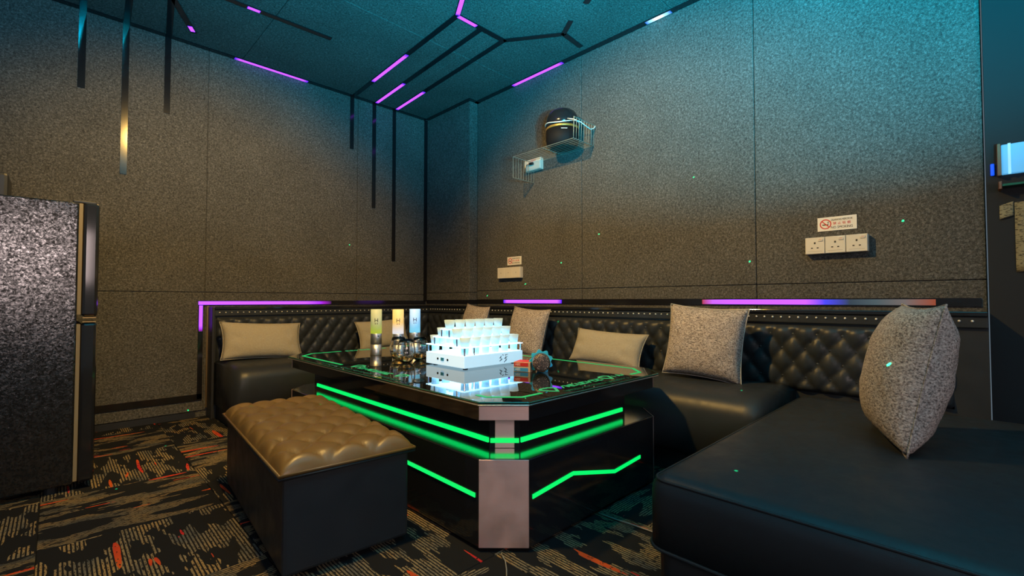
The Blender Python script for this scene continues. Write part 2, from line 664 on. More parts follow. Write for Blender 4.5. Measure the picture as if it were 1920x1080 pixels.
SEAT = .405
sofa_a = thing('sofa', 'black leather buttoned sofa section beside the fridge, filling the corner', 'sofa', (1.65, 3.5, 0), 0, 'sofa sections along the walls')
sofa_b = thing('sofa', 'long black leather buttoned sofa section below the sockets and wire shelf', 'sofa', (2.3, 1.6, 0), 0, 'sofa sections along the walls')


def sofa_part(mb, name, mat, root=None, **kw):
    if root is None:
        ys = sum(v[1] for v in mb.v) / len(mb.v)
        root = sofa_a if ys > 3.3 else sofa_b
    o = mb.build(name, mat, root, **kw)
    o.location = -Vector(root.location)
    return o


FX, FY = 2.55, 3.72          # faces of the two backrests
SX, SY = 2.042, 3.19          # seat fronts
YE = .082                     # right end of the right backrest
XL = .780                    # left end of the left backrest


def seat_profile(front, back):
    """section across a seat cushion: (distance from front, z)"""
    d = back - front
    return [(.035, .10), (.012, .13), (.0, .25), (.002, .315), (.016, .350), (.045, .378), (.10, .396), (.20, SEAT), (d * .7, SEAT + .004), (d, SEAT - .004), (d, .10)]


def seat_run(a, b, along, name='seat'):
    """along='x': cushion from x=a..b on the left wall; 'y': from y=a..b on the right wall"""
    prof = seat_profile(SY, FY) if along == 'x' else seat_profile(SX, FX)
    n = max(4, int((b - a) / .04))
    mb = MB()
    vs, fs = [], []
    m_ = len(prof)
    for i in range(n + 1):
        t = a + (b - a) * i / n
        e = min(i, n - i) / n * (b - a)
        puff = min(1, (e / .035)) ** .5
        for d, z in prof:
            zz = z - (1 - puff) * .022 * (z > .2)
            dd = d + (1 - puff) * .015 * (d < .1)
            vs.append((t, SY + dd, zz) if along == 'x' else (SX + dd, t, zz))
    for i in range(n):
        for k in range(m_):
            k2 = (k + 1) % m_
            fs.append((i * m_ + k, i * m_ + k2, (i + 1) * m_ + k2, (i + 1) * m_ + k))
    fs.append(tuple(range(m_)))
    fs.append(tuple(range(n * m_, n * m_ + m_)))
    return sofa_part(mb.add(vs, fs), name, 'black_leather', smooth=True)


seat_run(XL + .005, 1.38, 'x')
seat_run(1.384, 1.995, 'x')
seat_run(1.999, FX - .002, 'x')          # corner seat
seat_run(1.90, SY - .002, 'y')
seat_run(.635, 1.896, 'y')
sofa_part(MB().box((XL + .02, SY + .06, .0), (FX - .01, FY, .10)), 'plinth', 'black_satin')
sofa_part(MB().box((SX + .06, .66, 0), (FX - .01, SY - .002, .10)), 'plinth', 'black_satin')
# backrests: solid backs, tufted faces, smooth nailed bands, glossy top rails
sofa_part(MB().box((XL, FY, 0), (CX - .003, WY - .008, .745)), 'back_frame', 'black_leather')
sofa_part(MB().box((FX, YE - .1, 0), (CX - .003, SY - .002, .745)), 'back_frame', 'black_leather')
sofa_part(MB().box((FX, SY, 0), (CX - .003, FY - .001, .745)), 'back_frame', 'black_leather')
sofa_part(MB().box((CX - .002, YE - .1, 0), (WX - .008, CY - .002, .745)), 'back_frame', 'black_leather')
left_pos = lambda u, v, d: (XL + .01 + u, FY - d, SEAT - .03 + v)
right_pos = lambda u, v, d: (FX - d, SY - .002 - u, SEAT - .03 + v)
corner_pos = lambda u, v, d: (FX - d, FY - u, SEAT - .03 + v)
BW, BH = FX - XL - .02, .315
RW, CW = SY - .002 - YE, FY - SY
PW, PH, DP = .098, .135, .034
sofa_part(tufted(left_pos, BW, BH, PW, PH, DP), 'tufted_back', 'black_leather', smooth=True, fix=False)
sofa_part(tufted(right_pos, RW, BH, PW, PH, DP), 'tufted_back', 'black_leather', smooth=True, fix=False)
sofa_part(tufted(corner_pos, CW, BH, PW, PH, DP), 'tufted_back', 'black_leather', smooth=True, fix=False)
o = sofa_part(buttons(left_pos, BW, BH, PW, PH, .010), 'button_rows', 'black_leather', smooth=True)
o['kind'] = 'stuff'
o = sofa_part(buttons(right_pos, RW, BH, PW, PH, .010), 'button_rows', 'black_leather', smooth=True)
o['kind'] = 'stuff'
o = sofa_part(buttons(corner_pos, CW, BH, PW, PH, .010), 'button_rows', 'black_leather', smooth=True)
o['kind'] = 'stuff'
sofa_part(MB().box((XL, FY - .014, .700), (FX, FY - .0005, .745)), 'back_band', 'black_leather', bevel=.004)
for y0_, y1_ in ((YE - .1, SY - .002), (SY, FY - .016)):
    sofa_part(MB().box((FX - .014, y0_, .700), (FX - .0005, y1_, .745)), 'back_band', 'black_leather', bevel=.004)
sofa_part(MB().box((XL, FY - .022, .7455), (FX, WY - .008, .764)), 'top_rail', 'black_gloss', bevel=.003)
for y0_, y1_ in ((YE - .1, SY - .002), (SY, FY - .024)):
    sofa_part(MB().box((FX - .022, y0_, .7455), (CX - .003, y1_, .764)), 'top_rail', 'black_gloss', bevel=.003)
sofa_part(MB().box((CX - .002, YE - .1, .7455), (WX - .008, CY - .002, .764)), 'top_rail', 'black_gloss', bevel=.003)
sofa_part(MB().box((XL - .016, FY - .03, 0), (XL - .001, WY - .014, .764)), 'end_panel', 'black_satin', bevel=.003)
dome = MB().lathe([(.0054, 0), (.0047, .0026), (.0026, .0044), (.0006, .0050)], 8)
mb = MB()
x = XL + .03
while x < FX - .02:
    mb.add([(x + p[0], FY - .0145 - p[2], .724 + p[1]) for p in dome.v], dome.f)
    x += .037
sofa_part(mb, 'nailhead_row', 'nail_metal', smooth=True)['kind'] = 'stuff'
for y, y_end in ((FY - .05, SY), (SY - .02, YE - .08)):
    mb = MB()
    while y > y_end:
        mb.add([(FX - .0145 - p[2], y + p[0], .727 + p[1]) for p in dome.v], dome.f)
        y -= .037
    sofa_part(mb, 'nailhead_row', 'nail_metal', smooth=True)['kind'] = 'stuff'

# chaise section standing out from the right-hand run
ch = thing('chaise', 'wide black leather chaise seat with piped front edge joining the sofa', 'chaise', (1.75, -.1, 0))
CH0, CH1 = Vector((1.085, -.78, 0)), Vector((2.512, .615, 0))


def rounded_slab(x0, x1, y0, y1, z0, z1, r, crown=0, n=26):
    """block with softly rounded vertical corners and top edge and a slightly crowned top"""
    mb = MB()
    cr = .05
    ring = []
    for cxx, cyy, a0 in ((x1 - cr, y1 - cr, 0), (x0 + cr, y1 - cr, 90), (x0 + cr, y0 + cr, 180), (x1 - cr, y0 + cr, 270)):
        for k in range(7):
            a = math.radians(a0 + k * 15)
            ring.append((cxx, cyy, math.cos(a), math.sin(a)))
    levels = [(cr, z0), (cr, z1 - r)]
    for k in range(1, 7):
        a = math.radians(k * 15)
        levels.append((cr - r + r * math.cos(a), z1 - r + r * math.sin(a)))
    vs, fs = [], []
    m_ = len(ring)
    for rr, z in levels:
        for cxx, cyy, ca, sa in ring:
            vs.append((cxx + rr * ca, cyy + rr * sa, z))
    for i in range(len(levels) - 1):
        for k in range(m_):
            fs.append((i * m_ + k, i * m_ + (k + 1) % m_, (i + 1) * m_ + (k + 1) % m_, (i + 1) * m_ + k))
    # crowned top: shrinking rings
    top0 = len(vs) - m_
    last = list(range(top0, top0 + m_))
    cxm, cym = (x0 + x1) / 2, (y0 + y1) / 2
    base = [vs[i] for i in last]
    for s_ in (.93, .82, .65, .4, .15):
        ids = []
        for p in base:
            ids.append(len(vs))
            vs.append((cxm + (p[0] - cxm) * s_, cym + (p[1] - cym) * s_, z1 + crown * (1 - s_ ** 2)))
        for k in range(m_):
            fs.append((last[k], last[(k + 1) % m_], ids[(k + 1) % m_], ids[k]))
        last = ids
    fs.append(tuple(last))
    fs.append(tuple(range(m_))[::-1])
    return mb.add(vs, fs), ring, cr


def at(o, root):
    o.location = -Vector(root.location)
    return o


mb, ring, cr = rounded_slab(1.085, 2.512, -.78, .615, .185, .366, .046, .018)
at(mb.build('seat', 'black_leather', ch, smooth=True), ch)
mb, ring, cr = rounded_slab(1.10, 2.512, -.77, .600, .05, .180, .012, 0)
at(mb.build('base', 'black_leather', ch, smooth=True), ch)
mb, ring, cr = rounded_slab(1.085, 2.512, -.78, .615, .185, .366, .046, .018)
pts = [(a + (cr - .012) * c_, b_ + (cr - .012) * s_, .3525) for a, b_, c_, s_ in ring]
at(MB().tube(pts, .0036, 6, True).build('piping', 'black_leather', ch, smooth=True), ch)
pts = [(a + (cr + .002) * c_, b_ + (cr + .002) * s_, .186) for a, b_, c_, s_ in ring]
at(MB().tube(pts, .0045, 6, True).build('piping', 'black_leather', ch, smooth=True), ch)
for px, py in ((1.2, .5), (2.4, .5), (1.2, -.66), (2.4, -.66)):
    at(MB().lathe([(.025, 0), (.03, .05)], 12, (px, py, 0)).build('foot', 'black_satin', ch), ch)

# ================================================================ cushions
def cushion(label, w, h, t, mat, base, facing, lean, roll=0, group='scatter cushions on the sofa', pinch=.075, seam='tweed', sink=.0):
    """stands on its lower edge at base; facing = heading of its front (deg from +X); lean backward (deg)"""
    root = thing('cushion', label, 'cushion', base, 0, group)
    n = 26

    def shape(sgn):
        def f(a, b):
            u, v = 2 * a - 1, 2 * b - 1
            cu, cv = 1 - pinch * (1 - abs(v) ** 2.2) * abs(u) ** 3, 1 - pinch * (1 - abs(u) ** 2.2) * abs(v) ** 3
            X, Z = u * w / 2 * cu, v * h / 2 * cv
            k = max(0, 1 - abs(u) ** 2.6) ** .55 * max(0, 1 - abs(v) ** 2.6) ** .55
            wr = .004 * math.sin(9 * v + 3 * u) * (abs(u) > .55) * (1 - abs(u)) * 4
            return (X, sgn * (t / 2 * k + wr * k), Z + h / 2)
        return f
    M = (Matrix.Rotation(math.radians(facing - 270), 4, 'Z') @ Matrix.Rotation(math.radians(-lean), 4, 'X') @
         Matrix.Translation((0, 0, h / 2)) @ Matrix.Rotation(math.radians(roll), 4, 'Y') @ Matrix.Translation((0, 0, -h / 2)))
    mb = MB().grid(shape(-1), n, n)
    mb.grid(lambda a, b: shape(1)(a, b), n, n)
    me_o = mb.build('cover', mat, root, smooth=True, fix=False)
    bm = bmesh.new()
    bm.from_mesh(me_o.data)
    bmesh.ops.remove_doubles(bm, verts=bm.verts, dist=1e-5)
    bmesh.ops.recalc_face_normals(bm, faces=bm.faces)
    bm.to_mesh(me_o.data)
    bm.free()
    me_o.matrix_local = M
    rim = []
    f = shape(0)
    for k in range(24):
        rim.append(f(k / 24, 0))
    for k in range(24):
        rim.append(f(1, k / 24))
    for k in range(24):
        rim.append(f(1 - k / 24, 1))
    for k in range(24):
        rim.append(f(0, 1 - k / 24))
    s_ = MB().tube(rim, .0028, 6, True).build('piping', seam, root, smooth=True)
    s_.matrix_local = M
    return root


Z0 = SEAT + .004
cushion('long plain tan lumbar cushion at the left end of the sofa under the purple strip', .52, .265, .13, 'linen', (1.035, 3.48, Z0 - .004), 270, 22, 3, seam='linen')
cushion('plain tan lumbar cushion standing behind the glowing lamp sticks', .46, .25, .12, 'linen', (1.97, 3.50, Z0 - .002), 268, 20, -3, seam='linen')
cushion('dark tweed cushion tucked into the sofa corner behind the shot glasses', .34, .37, .12, 'tweed', (2.335, 2.85, Z0), 172, 12, 4)
cushion('square brown tweed cushion on the sofa behind the card boxes', .385, .355, .14, 'tweed', (2.37, 2.30, Z0), 176, 14, 3)
cushion('long plain taupe lumbar cushion between the two square tweed cushions', .53, .225, .13, 'linen', (2.385, 1.635, Z0), 178, 24, 2, seam='linen')
cushion('large square grey tweed cushion beside the taupe lumbar cushion', .40, .375, .15, 'tweed', (2.335, 1.00, Z0), 182, 10, 3.5, seam='seam_thread')
cushion('plump grey tweed cushion standing edge-on alone on the chaise', .40, .425, .185, 'tweed', (1.83, .210, .381), 108, 12, 0)

# ================================================================ ottoman
ot = thing('ottoman', 'long black ottoman bench with tan buttoned leather top beside the table', 'ottoman', (.70, 1.84, 0), math.radians(-4.5))
OW, OL, OZ = .415, .94, .345
at0 = lambda o: o
MB().box((-OW / 2 + .012, -OL / 2 + .012, .02), (OW / 2 - .012, OL / 2 - .012, .310)).build('base', 'black_leather', ot, bevel=.010)
for sx in (-1, 1):
    for sy in (-1, 1):
        MB().lathe([(.018, 0), (.022, .0205)], 12, (sx * .15, sy * .40, 0)).build('foot', 'black_satin', ot)
mb = tufted(lambda u, v, d: (u - OW / 2, v - OL / 2, .312 + d), OW, OL, .1385, .157, .050, .008, .040, .19)
nu, nv = int(OW / .008), int(OL / .008)
edge = [i for i in range(nu + 1)] + [(j) * (nu + 1) + nu for j in range(1, nv + 1)] + [nv * (nu + 1) + i for i in range(nu - 1, -1, -1)] + [j * (nu + 1) for j in range(nv - 1, 0, -1)]
o0 = len(mb.v)
mb.v += [(mb.v[i][0], mb.v[i][1], .3105) for i in edge]
ne = len(edge)
mb.f += [(edge[k], edge[(k + 1) % ne], o0 + (k + 1) % ne, o0 + k) for k in range(ne)]
mb.f.append(tuple(o0 + k for k in range(ne)))
MB().add(mb.v, mb.f).build('cushion_top', 'ottoman_leather', ot, smooth=True)
hw, hl = OW / 2 + .002, OL / 2 + .002
MB().tube([(-hw, -hl, .313), (hw, -hl, .313), (hw, hl, .313), (-hw, hl, .313)], .005, 6, True).build('piping', 'ottoman_leather', ot, smooth=True)
MB().tube([(-hw, -hl, .303), (hw, -hl, .303), (hw, hl, .303), (-hw, hl, .303)], .004, 6, True).build('piping', 'black_leather', ot, smooth=True)
mb = buttons(lambda u, v, d: (u - OW / 2, v - OL / 2, .312 + d), OW, OL, .1385, .157, .012)
MB().add(mb.v, mb.f).build('button_rows', 'ottoman_leather', ot, smooth=True)['kind'] = 'stuff'

# ================================================================ table
TX0, TX1, TY0, TY1, TC = .978, 2.018, 1.030, 2.925, .113
tb = thing('lounge_table', 'black glass lounge table with green light bands and steel corner plates', 'table', (1.50, 1.98, 0))


def octo(inset, c=TC):
    x0, x1, y0, y1 = TX0 + inset, TX1 - inset, TY0 + inset, TY1 - inset
    return [(x0 + c, y0), (x1 - c, y0), (x1, y0 + c), (x1, y1 - c), (x1 - c, y1), (x0 + c, y1), (x0, y1 - c), (x0, y0 + c)]


def tpart(mb, name, mat, **kw):
    return at(mb.build(name, mat, tb, **kw), tb)


TT = .484
tpart(MB().prism(octo(-.012), .474, TT), 'glass_top', 'black_glass', bevel=.002, seg=1)
e = octo(-.0125)
tpart(MB().tube([(x, y, .4735) for x, y in e], .0026, 6, True), 'metal_edging', 'silver')
e = octo(-.0128)
tpart(MB().tube([(x, y, .4815) for x, y in e], .0016, 6, True), 'glass_edge', 'green_edge')
tpart(MB().prism(octo(.004), .420, .4738), 'apron', 'black_gloss')
tpart(MB().prism(octo(.108, .075), .2945, .4198), 'neck', 'black_gloss')
tpart(MB().prism(octo(.004), .012, .2940), 'base', 'black_gloss', bevel=.002, seg=1)
tpart(MB().prism(octo(.010), .2941, .2944), 'ledge', 'dark_mirror')
tpart(MB().prism(octo(.03), .0, .0118), 'plinth', 'black_satin')
corners = [(-1, -1), (1, -1), (1, 1), (-1, 1)]
xm, ym = (TX0 + TX1) / 2, (TY0 + TY1) / 2


def chamfer_plate(name, sx, sy, inset, c, z0, z1, wid, thick, mat):
    """flat plate on the chamfered corner"""
    x = (TX1 if sx > 0 else TX0) - sx * inset
    y = (TY1 if sy > 0 else TY0) - sy * inset
    mid = Vector((x - sx * c / 2, y - sy * c / 2, 0))
    n = Vector((sx, sy, 0)).normalized()
    t = Vector((-n.y, n.x, 0))
    vs = []
    for z in (z0, z1):
        for a, d in ((-wid / 2, 0), (wid / 2, 0), (wid / 2, thick), (-wid / 2, thick)):
            vs.append(mid + t * a + n * d + Vector((0, 0, z)))
    mb = MB().add(vs, [(0, 3, 2, 1), (4, 5, 6, 7), (0, 1, 5, 4), (1, 2, 6, 5), (2, 3, 7, 6), (3, 0, 4, 7)])
    return tpart(mb, name, mat, bevel=.0012, seg=1)


for sx, sy in corners:
    chamfer_plate('upper_corner_plate', sx, sy, .004, TC, .4205, .4715, TC * 1.414 + .002, .0018, 'brushed_steel')
    chamfer_plate('neck_corner_plate', sx, sy, .108, .075, .2950, .4190, .068, .004, 'brushed_steel')
    chamfer_plate('lower_corner_plate', sx, sy, .004, TC, .014, .2945, TC * 1.414 + .002, .0018, 'brushed_steel')
# green band running round the neck
n_in = .108
nx0, nx1, ny0, ny1 = TX0 + n_in, TX1 - n_in, TY0 + n_in, TY1 - n_in
zb0, zb1 = .3135, .3300
for a, b_ in (((nx0 - .006, ny0 + .077, zb0), (nx0 - .0005, ny1 - .12, zb1)), ((nx0 + .077, ny0 - .006, zb0), (nx1 - .10, ny0 - .0005, zb1)),
              ((nx1 + .0005, ny0 + .077, zb0), (nx1 + .006, ny1 - .12, zb1)), ((nx0 + .077, ny1 + .0005, zb0), (nx1 - .10, ny1 + .006, zb1))):
    tpart(MB().box(a, b_), 'light_band', 'green_led')
chamfer_plate('light_band', -1, -1, .108 - .004, .075, zb0, zb1, .100, .003, 'green_led')


def face_line(pts, width, axis, pos, name='light_line', mat='green_led', th=.003):
    """polyline ribbon on a vertical face; pts are (along, z)"""
    vs, fs = [], []
    for k, (s_, z) in enumerate(pts):
        for dz, d in ((-width / 2, 0), (width / 2, 0), (width / 2, -th), (-width / 2, -th)):
            vs.append((pos + d, s_, z + dz) if axis == 'x' else (s_, pos + d, z + dz))
    for k in range(len(pts) - 1):
        for q in range(4):
            fs.append((4 * k + q, 4 * k + (q + 1) % 4, 4 * k + 4 + (q + 1) % 4, 4 * k + 4 + q))
    fs += [(0, 1, 2, 3), tuple(4 * (len(pts) - 1) + q for q in (3, 2, 1, 0))]
    return tpart(MB().add(vs, fs), name, mat)


face_line([(1.165, .176), (1.72, .184), (2.0, .125), (2.78, .13)], .014, 'x', TX0 + .0035)
face_line([(1.112, .172), (1.325, .192), (1.59, .131), (1.785, .143)], .014, 'y', TY0 + .0035)


def flat_line(pts, width, z, name, mat='green_line', closed=False):
    """mitred ribbon printed on the glass"""
    pts = [Vector((p[0], p[1], 0)) for p in pts]
    m_ = len(pts)
    vs, fs = [], []
    for i, p in enumerate(pts):
        if closed:
            a, b_ = (p - pts[i - 1]).normalized(), (pts[(i + 1) % m_] - p).normalized()
        else:
            a = (p - pts[i - 1]).normalized() if i else (pts[1] - p).normalized()
            b_ = (pts[i + 1] - p).normalized() if i < m_ - 1 else a
        t = (a + b_)
        t = t.normalized() if t.length > .01 else a
        nn = Vector((-t.y, t.x, 0)) * (width / 2 / max(.4, t.dot(a)))
        for s_ in (1, -1):
            for dz in (0, .0008):
                q = p + nn * s_
                vs.append((q.x, q.y, z + dz))
    for i in range(m_ if closed else m_ - 1):
        j = (i + 1) % m_
        for k0, k1 in ((1, 3), (3, 2), (2, 0), (0, 1)):
            fs.append((4 * i + k0, 4 * i + k1, 4 * j + k1, 4 * j + k0))
    return MB().add(vs, fs)


ZG = TT + .0002
IN = .055
ax0, ax1, ay0, ay1, ac = TX0 + IN, TX1 - IN, TY0 + IN, TY1 - IN, .085
brackets = [
    [(ax0, 2.27), (ax0, ay1 - ac), (ax0 + ac, ay1), (1.30, ay1)],
    [(ax0, 1.22), (ax0, ay0 + ac), (ax0 + ac, ay0), (1.215, ay0)],
    [(1.80, ay0), (ax1 - ac, ay0), (ax1, ay0 + ac), (ax1, 1.72)],
    [(ax1, 1.80), (ax1, ay1 - ac), (ax1 - ac, ay1), (1.75, ay1)],
]
for p in brackets:
    tpart(flat_line(p, .014, ZG, 'border_line'), 'border_line', 'green_line')
# emblem and letter-like lit marks along the near and left edges
def glyph_row(p0, dx, up, n, size, seed):
    rnd = random.Random(seed)
    shapes = [[(0, 0), (.5, 1), (1, 0)], [(0, 1), (0, 0), (.9, 0), (.9, 1)], [(0, 0), (0, 1), (.9, 0), (.9, 1)], [(0, 0), (.9, 1)],
              [(0, 0), (0, 1)], [(.9, 1), (0, .5), (.9, 0)], [(0, 0), (0, 1), (.45, .4), (.9, 1), (.9, 0)], [(.9, .1), (0, 0), (0, 1), (.9, .9)]]
    mb = MB()
    p0, dx, up = Vector((*p0, 0)), Vector((*dx, 0)).normalized(), Vector((*up, 0)).normalized()
    for k in range(n):
        for q in ([rnd.choice(shapes)] + ([shapes[4]] if rnd.random() < .5 else [])):
            pts = [p0 + dx * (k * size * 1.12 + a * size * .8) + up * (b_ * size) for a, b_ in q]
            r = flat_line([(p.x, p.y) for p in pts], size * .17, ZG, '')
            mb.add(r.v, r.f)
    return mb


def emblem(c, s_, dx, up):
    c, dx, up = Vector((*c, 0)), Vector((*dx, 0)), Vector((*up, 0))
    pts = [c + dx * (a * s_) + up * (b_ * s_) for a, b_ in ((-1, .45), (-.45, .8), (.5, .75), (1, .3), (.35, -.5), (-.1, -1), (-.6, -.4))]
    return flat_line([(p.x, p.y) for p in pts], s_ * .28, ZG, '', closed=True)


tpart(emblem((1.285, 1.105), .038, (1, 0), (0, 1)), 'emblem', 'green_text')
tpart(glyph_row((1.345, 1.090), (1, 0), (0, 1), 8, .030, 3), 'lettering', 'green_text')['kind'] = 'stuff'
tpart(emblem((1.655, 1.115), .034, (1, .1), (0, 1)), 'emblem', 'green_text')
tpart(glyph_row((1.700, 1.095), (1, 0), (0, 1), 3, .026, 5), 'lettering', 'green_text')['kind'] = 'stuff'
tpart(emblem((1.070, 2.16), .034, (0, -1), (1, 0)), 'emblem', 'green_text')
tpart(glyph_row((1.035, 2.10), (0, -1), (1, 0), 8, .032, 9), 'lettering', 'green_text')['kind'] = 'stuff'
tpart(emblem((1.070, 1.76), .030, (0, -1), (1, 0)), 'emblem', 'green_text')
tpart(glyph_row((1.33, 2.845), (1, 0), (0, 1), 9, .028, 11), 'lettering', 'green_text')['kind'] = 'stuff'
# faint second line of small print near the edge
tpart(glyph_row((1.30, TY0 + .008), (1, 0), (0, 1), 22, .017, 21), 'small_print', 'green_edge')['kind'] = 'stuff'
tpart(glyph_row((TX0 + .006, 2.40), (0, -1), (1, 0), 40, .017, 22), 'small_print', 'green_edge')['kind'] = 'stuff'

# ================================================================ things on the table
# ---- lit stand for shot glasses
st = thing('glass_stand', 'glowing white acrylic tiered stand holding frosted shot glasses', 'display stand', (1.55, 1.845, TT))
SW, SD = .39, .31
for sx in (-1, 1):
    for sy in (-1, 1):
        MB().lathe([(.012, 0), (.012, .0055)], 10, (sx * .16, sy * .12, 0)).build('foot', 'black_satin', st)
B0, B1 = .006, .064
MB().box((-SW / 2, -SD / 2, B0), (SW / 2, SD / 2, B1)).build('light_box', 'lit_acrylic', st, bevel=.002, seg=1)
MB().box((-SW / 2 + .006, -SD / 2 + .006, B1 + .0001), (SW / 2 - .006, SD / 2 - .006, B1 + .0004)).build('added_glow_sheet', 'lit_plate', st)  # extra glowing sheet added on the box to light the lower glasses
PXC = [-.1625 + .065 * k for k in range(6)]


def holed_plate(rows, z, margin_x, y_half, name):
    """acrylic plate of thickness 4 mm with round holes at the cells (PXC x rows)"""
    th, R, n = .004, .0235, 16
    cxh = .0325
    ys = sorted(rows)
    mb = MB()
    cyh = .030
    for yc in ys:
        for xc in PXC:
            vs, fs = [], []
            for zz in (z, z + th):
                for k in range(n):
                    a = 2 * math.pi * k / n + math.pi / n
                    vs.append((xc + R * math.cos(a), yc + R * math.sin(a), zz))
                for k in range(n):
                    a = 2 * math.pi * k / n + math.pi / n
                    s_ = 1 / max(abs(math.cos(a)), abs(math.sin(a)))
                    vs.append((xc + cxh * s_ * math.cos(a), yc + cyh * s_ * math.sin(a), zz))
            for k in range(n):
                k2 = (k + 1) % n
                fs += [(k, k2, n + k2, n + k), (2 * n + k, 2 * n + k2, 3 * n + k2, 3 * n + k), (k, k2, 2 * n + k2, 2 * n + k)]
            mb.add(vs, fs)
    x0, x1 = PXC[0] - cxh, PXC[-1] + cxh
    # solid strips in front, behind and between the holed rows
    edges = [-y_half]
    for yc in ys:
        edges += [yc - cyh, yc + cyh]
    edges.append(y_half)
    for a, b_ in zip(edges[::2], edges[1::2]):
        if b_ - a > .001:
            mb.box((x0, a, z), (x1, b_, z + th))
    return mb.build(name, 'lit_plate', st)


holed_plate((-.120, .120), .100, 0, SD / 2, 'tier_plate')
holed_plate((-.060, .060), .140, 0, .095, 'tier_plate')
holed_plate((0,), .180, 0, .034, 'tier_plate')
for z0, z1, ys in ((B1 + .0005, .0998, (-.148, .148)), (.1045, .1398, (-.0905, .0905)), (.1445, .1798, (-.0305, .0305))):
    for yy in ys:
        for xx in (-.187, -.130, .187):
            MB().lathe([(.0048, z0), (.0048, z1)], 10, (xx, yy, 0)).build('chrome_post', 'chrome', st, smooth=False)
for yy, r in ((.052, .006), (-.028, .006)):
    pt = MB().lathe([(r, 0), (r, .004)], 12)
    MB().add([(-SW / 2 - .0002 - p[2] * .5, yy + p[0], .036 + p[1]) for p in pt.v], pt.f).build('control_knob', 'black_plastic', st)
MB().box((-SW / 2 - .003, .002, .0285), (-SW / 2 - .0002, .026, .0435)).build('display_window', 'blue_print', st)
# brush-style mark on the long face
mb = MB()
for a, b_ in (((.030, .020), (.052, .030)), ((.030, .034), (.044, .046)), ((.060, .012), (.083, .028)), ((.062, .030), (.086, .040)),
              ((.068, .048), (.088, .050)), ((.040, .026), (.036, .044)), ((.074, .018), (.072, .046)), ((.048, .050), (.060, .046))):
    p = Vector((a[0], a[1]))
    q = Vector((b_[0], b_[1]))
    d = (q - p).normalized()
    nn = Vector((-d.y, d.x)) * .0019
    vs = [(p + nn), (q + nn * .3), (q - nn * .3), (p - nn)]
    mb.add([(v_.x, -SD / 2 - .0002, v_.y + .002) for v_ in vs] + [(v_.x, -SD / 2 - .0012, v_.y + .002) for v_ in vs],
           [(0, 1, 2, 3), (4, 7, 6, 5), (0, 1, 5, 4), (1, 2, 6, 5), (2, 3, 7, 6), (3, 0, 4, 7)])
mb.build('brush_mark', 'ink', st)

GLP = [(.0165, 0), (.0175, .002), (.0195, .030), (.0215, .050), (.0270, .082), (.0255, .083), (.0190, .052), (.0160, .012), (.0005, .011)]
glass_me = None
for yy, z, lab, grp in ((-.120, B1 + .0005, 'frosted shot glass on the lowest tier of the lit stand', 'lowest tier'),
                        (.120, B1 + .0005, 'frosted shot glass on the lowest tier of the lit stand', 'lowest tier'),
                        (-.060, .1045, 'frosted shot glass on the middle tier of the lit stand', 'middle tier'),
                        (.060, .1045, 'frosted shot glass on the middle tier of the lit stand', 'middle tier'),
                        (0, .1445, 'frosted shot glass in the top row of the lit stand', 'top row')):
    for xx in PXC:
        if glass_me is None:
            o = MB().lathe(GLP, 20).build('shot_glass', 'frosted', None, smooth=True)
            glass_me = o.data
        else:
            o = bpy.data.objects.new('shot_glass', glass_me)
            col.objects.link(o)
        o.location = Vector(st.location) + Vector((xx, yy, z))
        tag(o, lab, 'glass', 'shot glasses on the ' + grp)


# ---- lamp sticks
def lamp_stick(loc, mat, label, turn):
    t = thing('table_lamp', label, 'lamp', loc, turn, 'glowing lamp sticks on the table')
    b_ = MB().lathe([(.031, 0), (.0325, .002), (.0325, .0635)], 28).build('metal_base', 'silver', t)
    MB().lathe([(.0308, .0637), (.0308, .0655)], 28).build('joint_ring', 'black_satin', t)
    MB().lathe([(.0325, .0657), (.0325, .126), (.0318, .1275)], 28).build('metal_sleeve', 'silver', t)
    MB().lathe([(.0322, .1278), (.0322, .270), (.030, .2715)], 28).build('shade', mat, t)
    # printed mark wrapped on the shade, facing local -Y
    mb = MB()
    for a0, a1, z0, z1 in ((-.30, .30, .215, .218), (-.30, -.20, .198, .2148), (.20, .30, .198, .2148), (-.18, .18, .205, .2085), (-.30, .30, .195, .1978), (-.26, .26, .184, .1885)):
        vs = []
        for rr in (.0323, .0330):
            for a, z in ((a0, z0), (a1, z0), (a1, z1), (a0, z1)):
                vs.append((rr * math.sin(a), -rr * math.cos(a), z))
        mb.add(vs, [(0, 1, 2, 3), (4, 7, 6, 5), (0, 1, 5, 4), (1, 2, 6, 5), (2, 3, 7, 6), (3, 0, 4, 7)])
    mb.build('printed_mark', 'ink', t)
    pt = MB().lathe([(.004, 0), (.004, .002)], 10)
    MB().add([(.012 + p[0], -.0312 - p[2], .113 + p[1]) for p in pt.v], pt.f).build('switch', 'black_plastic', t)
    for c_ in t.children:
        if c_.name.startswith(('metal', 'shade')):
            c_.data.polygons.foreach_set('use_smooth', [len(p.vertices) == 4 for p in c_.data.polygons])


lamp_stick((1.367, 2.542, TT), 'shade_green', 'silver lamp stick with yellow-green glowing shade', math.radians(-28))
lamp_stick((1.446, 2.427, TT), 'shade_yellow', 'silver lamp stick with amber and white glowing shade', math.radians(-30))
lamp_stick((1.580, 2.455, TT), 'shade_blue', 'silver lamp stick with pale blue glowing shade', math.radians(-33))

